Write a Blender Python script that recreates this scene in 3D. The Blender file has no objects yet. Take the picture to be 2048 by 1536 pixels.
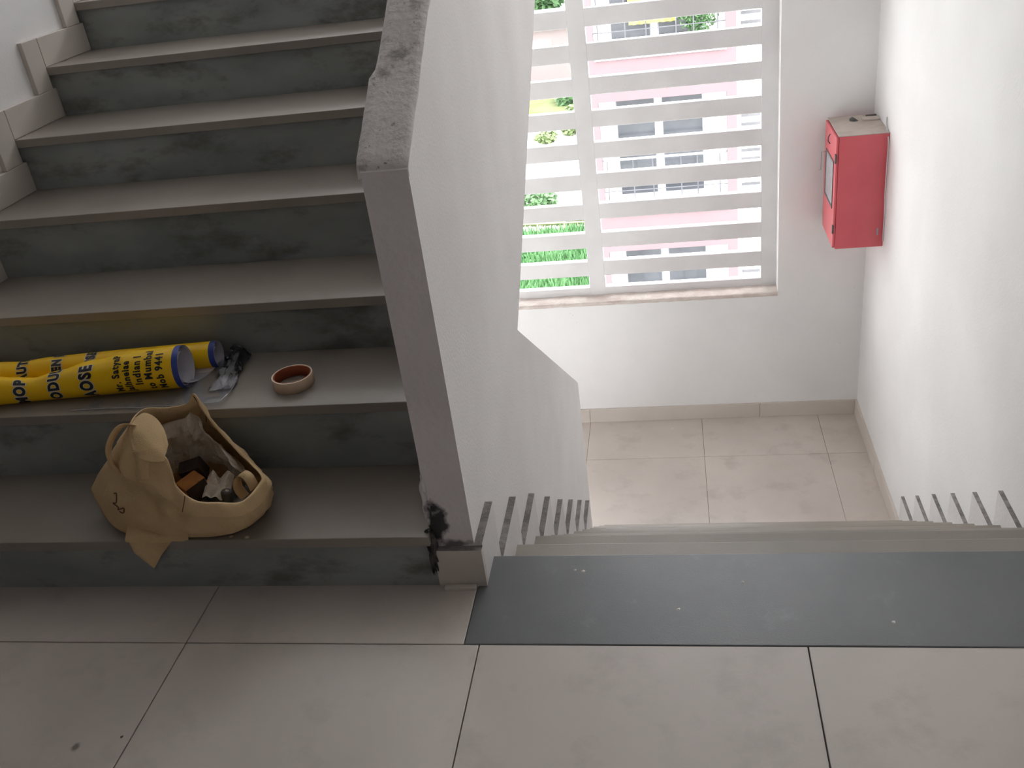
import bpy, bmesh, math, random
from mathutils import Vector, Matrix, noise
random.seed(7)
S = bpy.context.scene
COL = S.collection

# ------------------------------------------------------------------ camera
cd = bpy.data.cameras.new('camera')
cam = bpy.data.objects.new('camera', cd)
COL.objects.link(cam)
_y, _p, _r = -0.1986, -0.503, -0.1384
fwd = Vector((math.sin(_y) * math.cos(_p), math.cos(_y) * math.cos(_p), math.sin(_p)))
rt = Vector((math.cos(_y), -math.sin(_y), 0.0))
up = rt.cross(fwd)
R = rt * math.cos(_r) + up * math.sin(_r)
U = -rt * math.sin(_r) + up * math.cos(_r)
m = Matrix.Identity(4)
for i in range(3):
    m[i][0], m[i][1], m[i][2] = R[i], U[i], -fwd[i]
m.translation = Vector((0.4306, -1.4896, 1.3234))
cam.matrix_world = m
cd.sensor_width = 36.0
cd.lens = 1921.85 / 2048 * 36.0
cd.clip_start = 0.05
cd.clip_end = 500
S.camera = cam

# ------------------------------------------------------------------ world: bright overcast sky
w = bpy.data.worlds.new('overcast')
S.world = w
w.use_nodes = True
bg = w.node_tree.nodes['Background']
bg.inputs[0].default_value = (0.965, 0.975, 1.0, 1)
bg.inputs[1].default_value = 9.5
S.view_settings.view_transform = 'Standard'
S.view_settings.look = 'None'
S.view_settings.gamma = 1.0
S.view_settings.exposure = 0.18
S.view_settings.use_curve_mapping = False
S.cycles.max_bounces = 10
S.cycles.diffuse_bounces = 8
S.cycles.glossy_bounces = 4
S.cycles.transparent_max_bounces = 8
S.cycles.caustics_reflective = False
S.cycles.caustics_refractive = False


def portal(name, loc, rot, sx, sy):
    """marks a window opening so that the sky light through it is sampled well"""
    l = bpy.data.lights.new(name, 'AREA')
    l.shape = 'RECTANGLE'
    l.size, l.size_y = sx, sy
    l.cycles.is_portal = True
    o = bpy.data.objects.new(name, l)
    o.location, o.rotation_euler = loc, rot
    COL.objects.link(o)


H = math.pi / 2
portal('window_grille_portal', (-0.05, 4.10, 0.12), (-H, 0, 0), 2.2, 2.65)            # the grille window in the picture
portal('window_upper_landing_offscreen', (.04, 4.10, 2.55), (-H, 0, 0), 2.9, 1.55)   # same front wall, one half landing up


# ------------------------------------------------------------------ materials
def lin(r, g, b):
    f = lambda c: (c / 255 / 12.92) if c <= 10 else ((c / 255 + 0.055) / 1.055) ** 2.4
    return (f(r), f(g), f(b))


def mat(name, c1, c2=None, scale=6.0, rough=0.6, bump=0.0, bscale=60.0, specks=None, stretch=(1, 1, 1),
        spec=0.5, lo=0.35, hi=0.65, detail=5.0, metal=0.0, extra=None):
    m = bpy.data.materials.new(name)
    m.use_nodes = True
    nt = m.node_tree
    N, L = nt.nodes, nt.links
    b = N['Principled BSDF']
    b.inputs['Roughness'].default_value = rough
    b.inputs['Metallic'].default_value = metal
    b.inputs['Specular IOR Level'].default_value = spec
    tc = N.new('ShaderNodeTexCoord')
    mp = N.new('ShaderNodeMapping')
    mp.inputs['Scale'].default_value = stretch
    L.new(tc.outputs['Object'], mp.inputs[0])
    out = None
    if c2 is None:
        c2 = c1
    nz = N.new('ShaderNodeTexNoise')
    nz.inputs['Scale'].default_value = scale
    nz.inputs['Detail'].default_value = detail
    L.new(mp.outputs[0], nz.inputs['Vector'])
    cr = N.new('ShaderNodeValToRGB')
    cr.color_ramp.elements[0].position = lo
    cr.color_ramp.elements[0].color = (*c1, 1)
    cr.color_ramp.elements[1].position = hi
    cr.color_ramp.elements[1].color = (*c2, 1)
    L.new(nz.outputs[0], cr.inputs[0])
    out = cr.outputs[0]
    for (sc, scol, thr, soft, amt) in (specks or []):
        n2 = N.new('ShaderNodeTexNoise')
        n2.inputs['Scale'].default_value = sc
        n2.inputs['Detail'].default_value = 6.0
        n2.inputs['Roughness'].default_value = 0.65
        L.new(mp.outputs[0], n2.inputs['Vector'])
        mr = N.new('ShaderNodeMapRange')
        mr.inputs['From Min'].default_value = thr
        mr.inputs['From Max'].default_value = thr + soft
        mr.inputs['To Max'].default_value = amt
        L.new(n2.outputs[0], mr.inputs[0])
        mx = N.new('ShaderNodeMix')
        mx.data_type = 'RGBA'
        L.new(mr.outputs[0], mx.inputs[0])
        L.new(out, mx.inputs[6])
        mx.inputs[7].default_value = (*scol, 1)
        out = mx.outputs[2]
    for (cen, rad, scol, amt) in (extra or []):
        # a stain of its own shape: noisy blob round a point of the object
        sb = N.new('ShaderNodeVectorMath'); sb.operation = 'SUBTRACT'
        sb.inputs[1].default_value = cen
        L.new(tc.outputs['Object'], sb.inputs[0])
        dv = N.new('ShaderNodeVectorMath'); dv.operation = 'DIVIDE'
        dv.inputs[1].default_value = rad
        L.new(sb.outputs[0], dv.inputs[0])
        ln = N.new('ShaderNodeVectorMath'); ln.operation = 'LENGTH'
        L.new(dv.outputs[0], ln.inputs[0])
        n3 = N.new('ShaderNodeTexNoise')
        n3.inputs['Scale'].default_value = 28.0
        n3.inputs['Detail'].default_value = 7.0
        L.new(tc.outputs['Object'], n3.inputs['Vector'])
        ma = N.new('ShaderNodeMath'); ma.operation = 'MULTIPLY_ADD'
        ma.inputs[1].default_value = 2.6
        L.new(n3.outputs[0], ma.inputs[0])
        L.new(ln.outputs['Value'], ma.inputs[2])
        mr = N.new('ShaderNodeMapRange')
        mr.inputs['From Min'].default_value = 2.1
        mr.inputs['From Max'].default_value = 1.6
        mr.inputs['To Max'].default_value = amt
        L.new(ma.outputs[0], mr.inputs[0])
        mx = N.new('ShaderNodeMix'); mx.data_type = 'RGBA'
        L.new(mr.outputs[0], mx.inputs[0])
        L.new(out, mx.inputs[6])
        mx.inputs[7].default_value = (*scol, 1)
        out = mx.outputs[2]
    L.new(out, b.inputs['Base Color'])
    if bump:
        n4 = N.new('ShaderNodeTexNoise')
        n4.inputs['Scale'].default_value = bscale
        n4.inputs['Detail'].default_value = 4.0
        L.new(tc.outputs['Object'], n4.inputs['Vector'])
        bp = N.new('ShaderNodeBump')
        bp.inputs['Strength'].default_value = bump
        bp.inputs['Distance'].default_value = 0.01
        L.new(n4.outputs[0], bp.inputs['Height'])
        L.new(bp.outputs[0], b.inputs['Normal'])
    return m


M = {}
M['paint'] = mat('white_wall_paint', (.75, .74, .735), (.82, .815, .81), 1.4, 0.75, 0.10, 120,
                 specks=[(30, (.35, .33, .33), .715, .03, .6)])
M['paint_speckled'] = mat('speckled_plaster_paint', (.79, .765, .755), (.86, .84, .83), 2.2, 0.85, 0.14, 150,
                          specks=[(160, (.52, .49, .49), .60, .06, .4), (30, (.2, .19, .19), .74, .03, .7)])
M['render'] = mat('grey_cement_render', (.70, .66, .665), (.80, .76, .765), 3.0, 0.85, 0.3, 60,
                  specks=[(22, (.08, .075, .075), .70, .05, .7)],
                  extra=[((-.075, .03, .15), (.03, .05, .075), (.015, .014, .014), .95),
                         ((-.04, .03, .10), (.05, .05, .02), (.03, .026, .025), .8)])
M['mortar_cap'] = mat('blotched_mortar', (.78, .745, .725), (.68, .645, .63), 5.0, 0.9, 0.5, 60,
                      specks=[(11, (.26, .245, .24), .53, .10, .8), (42, (.10, .095, .09), .63, .06, .7)])
M['mortar_edge'] = mat('dark_mortar_edge', (.16, .148, .142), (.29, .27, .26), 24, 0.9, 0.6, 90)
M['grime'] = mat('black_grime_mortar', (.02, .019, .018), (.11, .10, .095), 40, 0.9, 1.0, 80)
M['granite'] = mat('dark_grey_granite', lin(92, 95, 97), lin(108, 110, 112), 3.0, 0.34, 0.04, 300,
                   specks=[(9, lin(122, 126, 128), .60, .12, .5), (70, lin(210, 208, 200), .775, .01, .9)])
M['tread'] = mat('dusty_grey_stone_tread', lin(134, 127, 119), lin(151, 143, 134), 2.2, 0.42, 0.05, 200,
                 specks=[(90, lin(190, 185, 176), .77, .01, .8)])
M['riser'] = mat('grey_green_stone_riser', lin(124, 130, 130), lin(150, 154, 152), 3.2, 0.40, 0.05, 200,
                 stretch=(1, 1, 2.2),
                 specks=[(5, lin(88, 84, 79), .52, .15, .75), (3.1, lin(148, 156, 160), .54, .12, .6),
                         (60, lin(200, 198, 190), .785, .01, .9)])
M['tile'] = mat('beige_vitrified_tile', lin(188, 179, 172), lin(203, 194, 187), 1.6, 0.40, 0.02, 200,
                specks=[(5, lin(156, 148, 141), 0.53, .18, .42), (26, lin(110, 103, 96), .735, .02, .5)],
                extra=[((-.684, -.417, 0), (.011, .015, .02), lin(96, 88, 80), .8)])
M['grout_low'] = mat('beige_grout', lin(150, 138, 130), lin(160, 148, 140), 20, 0.9)
M['grout'] = mat('dark_grout', (.06, .055, .05), (.09, .085, .08), 20, 0.9)
M['skirt'] = mat('beige_skirting_tile', lin(196, 188, 180), lin(205, 197, 189), 3, 0.35)
M['skirt_white'] = mat('painted_skirting_tile', (.66, .64, .63), (.74, .725, .72), 4, 0.6, 0.15, 60)
M['skirt_brown'] = mat('grimy_skirting_tile', lin(196, 188, 180), lin(205, 197, 189), 6, 0.4, 0.05, 80,
                       specks=[(18, lin(60, 50, 46), .6, .1, .7)])
M['concrete'] = mat('bare_concrete', (.4, .39, .38), (.48, .47, .46), 4, 0.9)
M['grille'] = mat('grey_white_grille_paint', (.66, .645, .65), (.74, .73, .735), 3, 0.75, 0.1, 80,
                  specks=[(12, (.3, .29, .29), .76, .03, .7)])
M['sill'] = mat('dusty_sill_plaster', (.55, .47, .43), (.68, .62, .58), 9, 0.85, 0.6, 60,
                specks=[(22, (.25, .2, .17), .66, .06, .7)])


M['lobby'] = mat('added_lobby_paint', (.48, .455, .44), (.54, .515, .50), 2, 0.8)
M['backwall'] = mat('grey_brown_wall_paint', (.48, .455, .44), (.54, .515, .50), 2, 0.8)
# ------------------------------------------------------------------ mesh helpers
ORG = {}


def link(o, parent=None):
    COL.objects.link(o)
    if parent is not None:
        o.parent = parent
    return o


def tag(o, label=None, cat=None, group=None, kind=None):
    if label: o['label'] = label
    if cat: o['category'] = cat
    if group: o['group'] = group
    if kind: o['kind'] = kind
    return o


def thing(name, loc, label=None, cat=None, group=None, kind=None):
    o = bpy.data.objects.new(name, None)
    o.empty_display_size = 0.05
    o.location = loc
    ORG[o] = Vector(loc)
    link(o)
    return tag(o, label, cat, group, kind)


def build(name, bm, mats, parent=None, smooth=False, origin=None):
    """bm holds world coordinates; the object gets its parent's origin"""
    if parent is not None:
        org = ORG[parent]
    else:
        org = Vector(origin) if origin is not None else Vector((0, 0, 0))
    bmesh.ops.translate(bm, verts=bm.verts, vec=-org)
    me = bpy.data.meshes.new(name)
    bm.to_mesh(me)
    bm.free()
    for mm in (mats if isinstance(mats, (list, tuple)) else [mats]):
        me.materials.append(mm)
    if smooth:
        for p in me.polygons: p.use_smooth = True
    o = bpy.data.objects.new(name, me)
    ORG[o] = org
    link(o, parent)
    if parent is None:
        o.location = org
    return o


def abox(bm, x0, x1, y0, y1, z0, z1, bev=0.0, mi=0, top=None):
    vs = [bm.verts.new((x, y, z)) for x in (x0, x1) for y in (y0, y1) for z in (z0, z1)]
    idx = [(0, 1, 3, 2), (4, 6, 7, 5), (0, 4, 5, 1), (2, 3, 7, 6), (0, 2, 6, 4), (1, 5, 7, 3)]
    fs = [bm.faces.new([vs[i] for i in f]) for f in idx]
    for f in fs: f.material_index = mi
    if top is not None: fs[5].material_index = top
    if bev:
        es = list({e for f in fs for e in f.edges})
        bmesh.ops.bevel(bm, geom=es, offset=bev, segments=2, affect='EDGES', profile=0.5)
    return fs


def box(name, x0, x1, y0, y1, z0, z1, mats, parent=None, bev=0.0, top=None, origin=None):
    bm = bmesh.new()
    abox(bm, x0, x1, y0, y1, z0, z1, bev, 0, top)
    bmesh.ops.recalc_face_normals(bm, faces=bm.faces)
    return build(name, bm, mats, parent, origin=origin)


def prism_x(bm, pts, x0, x1, mi=0):
    """polygon pts (y,z) extruded along x"""
    a = [bm.verts.new((x0, y, z)) for y, z in pts]
    b = [bm.verts.new((x1, y, z)) for y, z in pts]
    n = len(pts)
    fa = bm.faces.new(a); fb = bm.faces.new(b[::-1])
    sides = [bm.faces.new((a[i], b[i], b[(i + 1) % n], a[(i + 1) % n])) for i in range(n)]
    bmesh.ops.recalc_face_normals(bm, faces=bm.faces)
    for f in (fa, fb): f.material_index = mi
    return fa, fb, sides


def grid(bm, nu, nv, fn, mi=0, closed_u=False):
    vs = [[bm.verts.new(fn(i / nu, j / nv)) for j in range(nv + 1)] for i in range(nu + (0 if closed_u else 1))]
    n = len(vs)
    for i in range(nu):
        for j in range(nv):
            f = bm.faces.new((vs[i][j], vs[(i + 1) % n][j], vs[(i + 1) % n][j + 1], vs[i][j + 1]))
            f.material_index = mi
    return vs


def tube(bm, pts, r, seg=10, mi=0, cap=True):
    pts = [Vector(p) for p in pts]
    rings = []
    for i, p in enumerate(pts):
        d = (pts[min(i + 1, len(pts) - 1)] - pts[max(i - 1, 0)]).normalized()
        a = d.orthogonal().normalized() if i == 0 else (rings[-1][1] - d * rings[-1][1].dot(d)).normalized()
        b = d.cross(a)
        rr = r[i] if isinstance(r, (list, tuple)) else r
        rings.append(([bm.verts.new(p + (a * math.cos(t) + b * math.sin(t)) * rr)
                       for t in (2 * math.pi * k / seg for k in range(seg))], a))
    for i in range(len(rings) - 1):
        A, B = rings[i][0], rings[i + 1][0]
        for k in range(seg):
            f = bm.faces.new((A[k], A[(k + 1) % seg], B[(k + 1) % seg], B[k])); f.material_index = mi
    if cap:
        bm.faces.new(rings[0][0][::-1]).material_index = mi
        bm.faces.new(rings[-1][0]).material_index = mi


def catmull(P, n, closed=True):
    P = [Vector(p) for p in P]
    k = len(P)
    out = []
    for i in range(n):
        s = i / n * k if closed else i / (n - 1) * (k - 1)
        j = int(s)
        if not closed and j >= k - 1: j = k - 2
        f = s - j
        g = (lambda q: P[q % k]) if closed else (lambda q: P[max(0, min(k - 1, q))])
        a, b, c, d = g(j - 1), g(j), g(j + 1), g(j + 2)
        out.append(0.5 * (2 * b + (c - a) * f + (2 * a - 5 * b + 4 * c - d) * f * f + (3 * b - a - 3 * c + d) * f ** 3))
    return out


# ================================================================== SETTING
XW, YW, XL = 1.5127, 3.9158, -1.425      # right wall, front (window) wall, left wall
ZLOW = -2.02
YB = -2.9                                # back wall
ZTOP = 3.45

box('wall_right', XW, XW + .2, YB - .2, YW + .25, -2.3, ZTOP, M['paint']).__setitem__('kind', 'structure')
bm = bmesh.new()
abox(bm, XL - .2, XL, .0, YW + .25, -2.3, ZTOP)
abox(bm, XL - .2, XL, YB - .2, .0, -2.3, -.01)
abox(bm, XL - .2, XL, YB - .2, .0, 2.9, ZTOP)
build('wall_left', bm, M['paint'])['kind'] = 'structure'
# unseen lobby added on the left to keep bounce light off the lower steps
LBX = -4.4
box('wall_added_lobby', LBX - .2, LBX, YB - .2, .2, -.2, 3.1, M['lobby'])['kind'] = 'structure'
box('wall_added_lobby_end', LBX, XL - .2, .0, .2, -.2, 3.1, M['lobby'])['kind'] = 'structure'
box('wall_added_lobby_back', LBX, XL, YB - .2, YB, -.2, 3.1, M['lobby'])['kind'] = 'structure'
box('ceiling.004', LBX, XL - .2, YB, .0, 2.9, 3.1, M['lobby'])['kind'] = 'structure'
box('floor.003', LBX, XL, YB, .0, -.16, -.002, M['lobby'])['kind'] = 'structure'

# front wall with its two grille windows (lower and upper half landing)
WX0, WX1 = -1.12, 1.022
WZ = [(-1.165, 1.40)]
UX_0, UX_1, UZ_0, UZ_1 = -1.38, 1.46, 1.80, 3.30      # tall plain window of the upper half landing
bm = bmesh.new()
abox(bm, XL, WX0, YW, YW + .22, -2.3, UZ_0)
abox(bm, WX1, XW, YW, YW + .22, -2.3, UZ_0)
abox(bm, WX0, WX1, YW, YW + .22, -2.3, WZ[0][0])
abox(bm, WX0, WX1, YW, YW + .22, WZ[0][1], UZ_0)
abox(bm, XL, UX_0, YW, YW + .22, UZ_0, ZTOP)
abox(bm, UX_1, XW, YW, YW + .22, UZ_0, ZTOP)
abox(bm, UX_0, UX_1, YW, YW + .22, UZ_1, ZTOP)
wf = build('wall_front', bm, M['paint']); wf['kind'] = 'structure'

bays = [(-1.03, -.103), (-.003, .932)]
slat_src = {}
for wi, (z0, z1) in enumerate(WZ):
    wo = thing('window_%d' % (wi + 1), (WX0, YW, z0), kind='structure')
    y0, y1 = YW + .1, YW + .152
    for a, b in ((WX0 - .02, bays[0][0]), (bays[0][1], bays[1][0]), (bays[1][1], WX1 + .02)):
        box('mullion', a, b, y0, y1, z0 - .02, z1 + .02, M['grille'], wo, bev=.004)
    zb = z0 + .062
    rows = [(z0 - .02, zb)]
    zt = -1.026 - (-1.165) + z0
    while zt < z1 - .05:
        rows.append((zt, min(zt + .0965, z1 + .02)))
        zt += .1833
    for (a, b) in rows:
        for (xa, xb) in bays:
            bm = bmesh.new()
            abox(bm, xa - .004, xb + .004, y0 + .001, y1 - .001, a, b, .005)
            build('slat', bm, M['grille'], wo)
    # uneven dusty sill
    bm = bmesh.new()
    fr = lambda u: WX0 + u * (WX1 - WX0)
    prof = [(YW + .1, .013), (YW + .05, .012), (YW + .012, .006), (YW - .004, .004), (YW - .007, -.008), (YW - .001, -.016)]

    def sf(u, v):
        k = min(int(v * 5 + 1e-6), 4); f = v * 5 - k
        y = prof[k][0] * (1 - f) + prof[k + 1][0] * f
        z = prof[k][1] * (1 - f) + prof[k + 1][1] * f
        n = noise.noise(Vector((fr(u) * 6, v * 2, wi * 5)))
        n2 = noise.noise(Vector((fr(u) * 22, v * 3, 3 + wi)))
        return (fr(u), y - (.004 * n if v > .5 else 0), z0 + z + .004 * n + .003 * n2)
    grid(bm, 90, 5, sf)
    build('window_sill', bm, M['sill'], wo, smooth=True)

w2 = thing('window_2', (0, YW, UZ_0), kind='structure')
for xa in (UX_0, -.45, .5, UX_1 - .05):
    box('mullion', xa, xa + .05, YW + .1, YW + .15, UZ_0, UZ_1, M['grille'], w2)
for za in (UZ_0, UZ_1 - .05):
    box('transom', UX_0 + .05, UX_1 - .05, YW + .105, YW + .145, za, za + .05, M['grille'], w2)
bm = bmesh.new()
abox(bm, XL, XW, YB - .2, YB, -.2, ZTOP)
build('wall_back', bm, M['backwall'])['kind'] = 'structure'
# slab over the landing, roof over the shaft, slab of the upper half landing
box('ceiling', XL, XW, YB, .08, 3.10, 3.25, M['concrete'])['kind'] = 'structure'
bm = bmesh.new()
abox(bm, XL - .2, XW + .2, YB - .2, YW + .25, ZTOP, ZTOP + .15)
build('ceiling.001', bm, M['paint'])['kind'] = 'structure'
box('ceiling.002', XL, XW, 2.64, YW, 1.53, 1.66, M['paint'])['kind'] = 'structure'
# ------------------------------------------------------------------ middle wall: parapet of both flights
PX0, PX1, PY = -.082, 0.0, .03
out = [(PY, -.35), (PY, .886), (2.72, .886 + .615 * (2.72 - PY)), (2.72, .19 + .614 * (2.72 - .828)), (.828, .19),
       (2.062, -.677), (2.075, -2.05), (1.9, -2.05)]
bm = bmesh.new()
fa, fb, sides = prism_x(bm, out, PX0, PX1)
for f in bm.faces:
    f.material_index = 0
sides[0].material_index = 1
bmesh.ops.triangulate(bm, faces=[fa, fb])
wc = build('wall_centre', bm, [M['paint_speckled'], M['render']]); wc['kind'] = 'structure'

# rough mortar along the sloping top of the parapet
bm = bmesh.new()


def capf(u, v):
    y = PY + .004 + u * 2.68
    base = .886 + .615 * (y - PY)
    n = noise.noise(Vector((y * 9, v * 1.5, 1.3))) * .004 + noise.noise(Vector((y * 38, v * 6, 2.3))) * .0022
    x = PX0 + v * (PX1 - PX0)
    if v == 0:
        x += .004 * noise.noise(Vector((y * 7, 4, 0))) - .002 - (.007 if y < .23 else -.002) * (1 if y > .05 else .6)
    if v == 1:
        x += .002 * noise.noise(Vector((y * 14, 9, 0))) + .001
    return Vector((x, y, base + .010 + n - (.006 if v in (0, 1) else 0)))


g = grid(bm, 150, 8, capf)
for side in (0, 8):
    prev = None
    for i in range(151):
        t = g[i][side]
        q = bm.verts.new((t.co.x + (.003 if side == 0 else -.003), t.co.y, t.co.z - .022))
        if prev: bm.faces.new((prev[0], t, q, prev[1]))
        prev = (t, q)
fr_ = [g[0][j] for j in range(9)]
lowv = [bm.verts.new((v.co.x, v.co.y - .002, v.co.z - .018)) for v in fr_]
for j in range(8): bm.faces.new((fr_[j], fr_[j + 1], lowv[j + 1], lowv[j]))
bmesh.ops.recalc_face_normals(bm, faces=bm.faces)
build('mortar_cap', bm, M['mortar_cap'], wc, smooth=True)

# lumpy black-stained mortar at the foot of the parapet, by the first step
bm = bmesh.new()
bmesh.ops.create_icosphere(bm, subdivisions=4, radius=1)
for v in bm.verts:
    n = noise.noise(v.co * 2.3) * .35 + noise.noise(v.co * 6) * .18
    v.co = Vector((v.co.x * .012, v.co.y * .03, v.co.z * .085)) * (1 + n) + Vector((PX0 - .001, .052, .20))
build('mortar_lump', bm, M['render'], wc, smooth=True)
bm = bmesh.new()
bmesh.ops.create_icosphere(bm, subdivisions=4, radius=1)
for v in bm.verts:
    n = noise.noise(v.co * 2.9 + Vector((4, 1, 0))) * .5 + noise.noise(v.co * 7) * .25
    v.co = Vector((v.co.x * .011, v.co.y * .014, v.co.z * .055)) * (1 + n) + Vector((PX0 - .004, .022, .085))
build('mortar_lump', bm, M['grime'], wc, smooth=True)

# ------------------------------------------------------------------ landing floor
fl = box('floor', XL, XW, YB, .02, -.16, -.012, M['grout']); fl['kind'] = 'structure'
TS = .612
xs = [XL, -.585 - TS, -.585, .027, .639, 1.251, XW]
G = .0012


def tile(x0, x1, y0, y1, z=0.0, mm='tile', par=None, name='floor_tile', th=.012):
    bm = bmesh.new()
    abox(bm, x0 + G, x1 - G, y0 + G, y1 - G, z - th, z, .0012)
    return build(name, bm, M[mm], par)


ys = [-.153]
while ys[-1] > YB: ys.append(max(YB, ys[-1] - TS))
for i in range(len(xs) - 1):
    if xs[i + 1] - xs[i] < .02: continue
    for j in range(len(ys) - 1):
        if ys[j] - ys[j + 1] > .02: tile(xs[i], xs[i + 1], ys[j + 1], ys[j], par=fl)
for a, b in ((XL, -.585 - TS), (-.585 - TS, -.585), (-.585, -.003)):
    tile(a, b, -.153, .022, par=fl)
# broken light tile edge left under the parapet front
box('tile_edging', PX0 + .01, -.004, .0, .012, -.002, .008, M['skirt_brown'], fl, bev=.002)

# ------------------------------------------------------------------ ascending flight
uz = [.0, .139, .313, .454, .624, .7765, .925, 1.071]
uy = [None, .018, .2666, .523, .784, 1.040, 1.2998, 1.5535]
while len(uz) < 12:
    uz.append(uz[-1] + .1515); uy.append(uy[-1] + .2575)
sa = thing('stair_flight', (-.75, .02, 0), 'grey stone staircase climbing between the left wall and the concrete parapet', 'stairs')
UX0, UX1 = XL + .002, PX0 - .002
core = [(uy[1] + .018, -.3), (uy[1] + .018, .0)]
for k in range(1, 12):
    core += [(uy[k] + .018, uz[k] - .025)]
    yn = uy[k + 1] + .018 if k < 11 else 2.625
    core += [(yn, uz[k] - .025)]
core += [(2.625, 1.30), (.9, .2)]
bm = bmesh.new()
a, b, _ = prism_x(bm, core, UX0, UX1)
bmesh.ops.triangulate(bm, faces=[a, b])
build('stair_core', bm, M['concrete'], sa)
for k in range(1, 12):
    yn = uy[k + 1] + .001 if k < 11 else 2.625
    bm = bmesh.new()
    abox(bm, UX0, UX1, uy[k] - .015, yn, uz[k] - .024, uz[k], .0018)
    bmesh.ops.recalc_face_normals(bm, faces=bm.faces)
    build('tread', bm, M['tread'], sa)
    bm = bmesh.new()
    abox(bm, UX0, UX1, uy[k], uy[k] + .017, uz[k - 1], uz[k] - .0242)
    build('riser', bm, M['riser'], sa)

# stepped skirting tiles on the left wall
bl = thing('baseboard_left', (XL, 0, 0), kind='structure')
SX = XL + .015
for k in range(0, 11):
    z = uz[k]
    box('skirting_tile', XL, SX, (uy[k] - .015 + .0006) if k > 0 else .002, uy[k + 1], z + .0006, z + .085, M['skirt'], bl, bev=.0012)
    if k > 0:
        # upright piece in front of the riser
        box('skirting_tile', XL, SX - .0005, uy[k] - .095, uy[k] - .0156, uz[k - 1] + .0856, z + .085, M['skirt'], bl, bev=.0012)

# ------------------------------------------------------------------ descending flight
ZD = [0, -.168, -.338, -.53, -.722, -.905, -1.09, -1.275, -1.46, -1.648, -1.835, ZLOW]
YD = [.111 + .2465 * k for k in range(11)]
sd = thing('stair_flight', (.75, .11, -.1), 'grey granite staircase going down beside the white wall to the half landing', 'stairs')
core = [(.02, -.4), (.02, -.03)]
for k in range(0, 11):
    ya = YD[k] - .033
    core += [(ya, ZD[k] - .03), (ya, ZD[k + 1] - .03)]
core += [(YD[10] - .033, -2.25), (2.2, -2.25)]
bm = bmesh.new()
a, b, _ = prism_x(bm, core, PX1 + .002, XW - .002)
bmesh.ops.triangulate(bm, faces=[a, b])
build('stair_core', bm, M['concrete'], sd)
for k in range(0, 11):
    if k == 0:
        bm = bmesh.new()
        q = [(-.003, -.153 + G), (XW - .002, -.153 + G), (XW - .002, YD[0]), (PX1 + .002, YD[0]), (PX1 + .002, PY - .017), (-.003, PY - .017)]
        lo = [bm.verts.new((x, y, -.03)) for x, y in q]; hi = [bm.verts.new((x, y, 0)) for x, y in q]
        bm.faces.new(lo[::-1]); bm.faces.new(hi)
        for i in range(6): bm.faces.new((lo[i], lo[(i + 1) % 6], hi[(i + 1) % 6], hi[i]))
        bmesh.ops.bevel(bm, geom=bm.edges[:], offset=.002, segments=2, affect='EDGES', profile=.5)
        build('tread', bm, M['granite'], sd)
    else:
        bm = bmesh.new()
        abox(bm, PX1 + .002, XW - .002, YD[k - 1] - .016, YD[k], ZD[k] - .025, ZD[k], .0025)
        build('tread', bm, M['tread'], sd)
    bm = bmesh.new()
    abox(bm, PX1 + .002, XW - .002, YD[k] - .032, YD[k] - .015, ZD[k + 1], ZD[k] - .0252 - (.005 if k == 0 else 0))
    build('riser', bm, M['riser'], sd)

# stepped skirting on both sides of the descending flight
SXO, SH = .062, .1


def down_skirt(par, x0, x1, kmax):
    for k in range(0, kmax + 1):
        ya = YD[k - 1] + SXO + .0006 if k > 0 else PY
        box('skirting_tile', x0, x1, ya, YD[k] + SXO, ZD[k] + .0004, ZD[k] + SH, [M['skirt_white'], M['mortar_edge']], par, top=1)
        box('skirting_tile', x0, x1, YD[k] + .0004, YD[k] + SXO, (ZD[k + 1] + SH if k < kmax else ZD[k + 1]) + .0006, ZD[k], M['skirt_white'], par)
        if k > 0:
            box('skirting_tile', x0, x1, YD[k - 1] + .0004, YD[k - 1] + SXO, ZD[k] + .0004, ZD[k] + SH, M['skirt_white'], par)


bc = thing('baseboard_centre', (0, 0, 0), kind='structure')
down_skirt(bc, PX1, PX1 + .017, 7)
# dark tile wrapped round the front of the parapet
box('skirting_tile', PX0 - .002, PX1 + .017, PY - .016, PY, .0004, .094, [M['skirt_brown'], M['mortar_edge']], bc, bev=.0, top=1)
br = thing('baseboard_right', (XW, 0, 0), kind='structure')
down_skirt(br, XW - .016, XW, 10)
box('skirting_tile', XW - .014, XW, YD[10] + SXO + .001, 3.26, ZLOW, ZLOW + .1, M['skirt'], br, bev=.002)
box('skirting_tile', XW - .014, XW, 3.262, YW, ZLOW, ZLOW + .1, M['skirt'], br, bev=.002)
box('skirting_tile', XW - .016, XW, -.153, PY - .0006, .0004, .1, M['skirt_white'], br)
for a, b in ((-2.2, -1.6), (-1.6, -.98), (-.98, -.153)):
    box('skirting_tile', XW - .014, XW, a + .001, b - .001, .0004, .1, M['skirt'], br)
bf = thing('baseboard_front', (0, YW, ZLOW), kind='structure')
for a, b in ((XL, -.885), (-.885, -.165), (-.165, .92), (.92, XW - .014)):
    box('skirting_tile', a + .0008, b - .0008, YW - .014, YW, ZLOW, ZLOW + .1, M['skirt'], bf, bev=.002)

# lower half landing
fl2 = box('floor', XL, XW, 2.55, YW, ZLOW - .2, ZLOW - .003, M['grout_low']); fl2['kind'] = 'structure'
lx = [XL, -.885, -.165, .555, 1.275, XW]
ly = [2.563, 2.74, 3.464, YW]
for i in range(5):
    for j in range(3):
        tile(lx[i], lx[i + 1], ly[j], ly[j + 1], ZLOW, 'tile', fl2)
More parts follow.
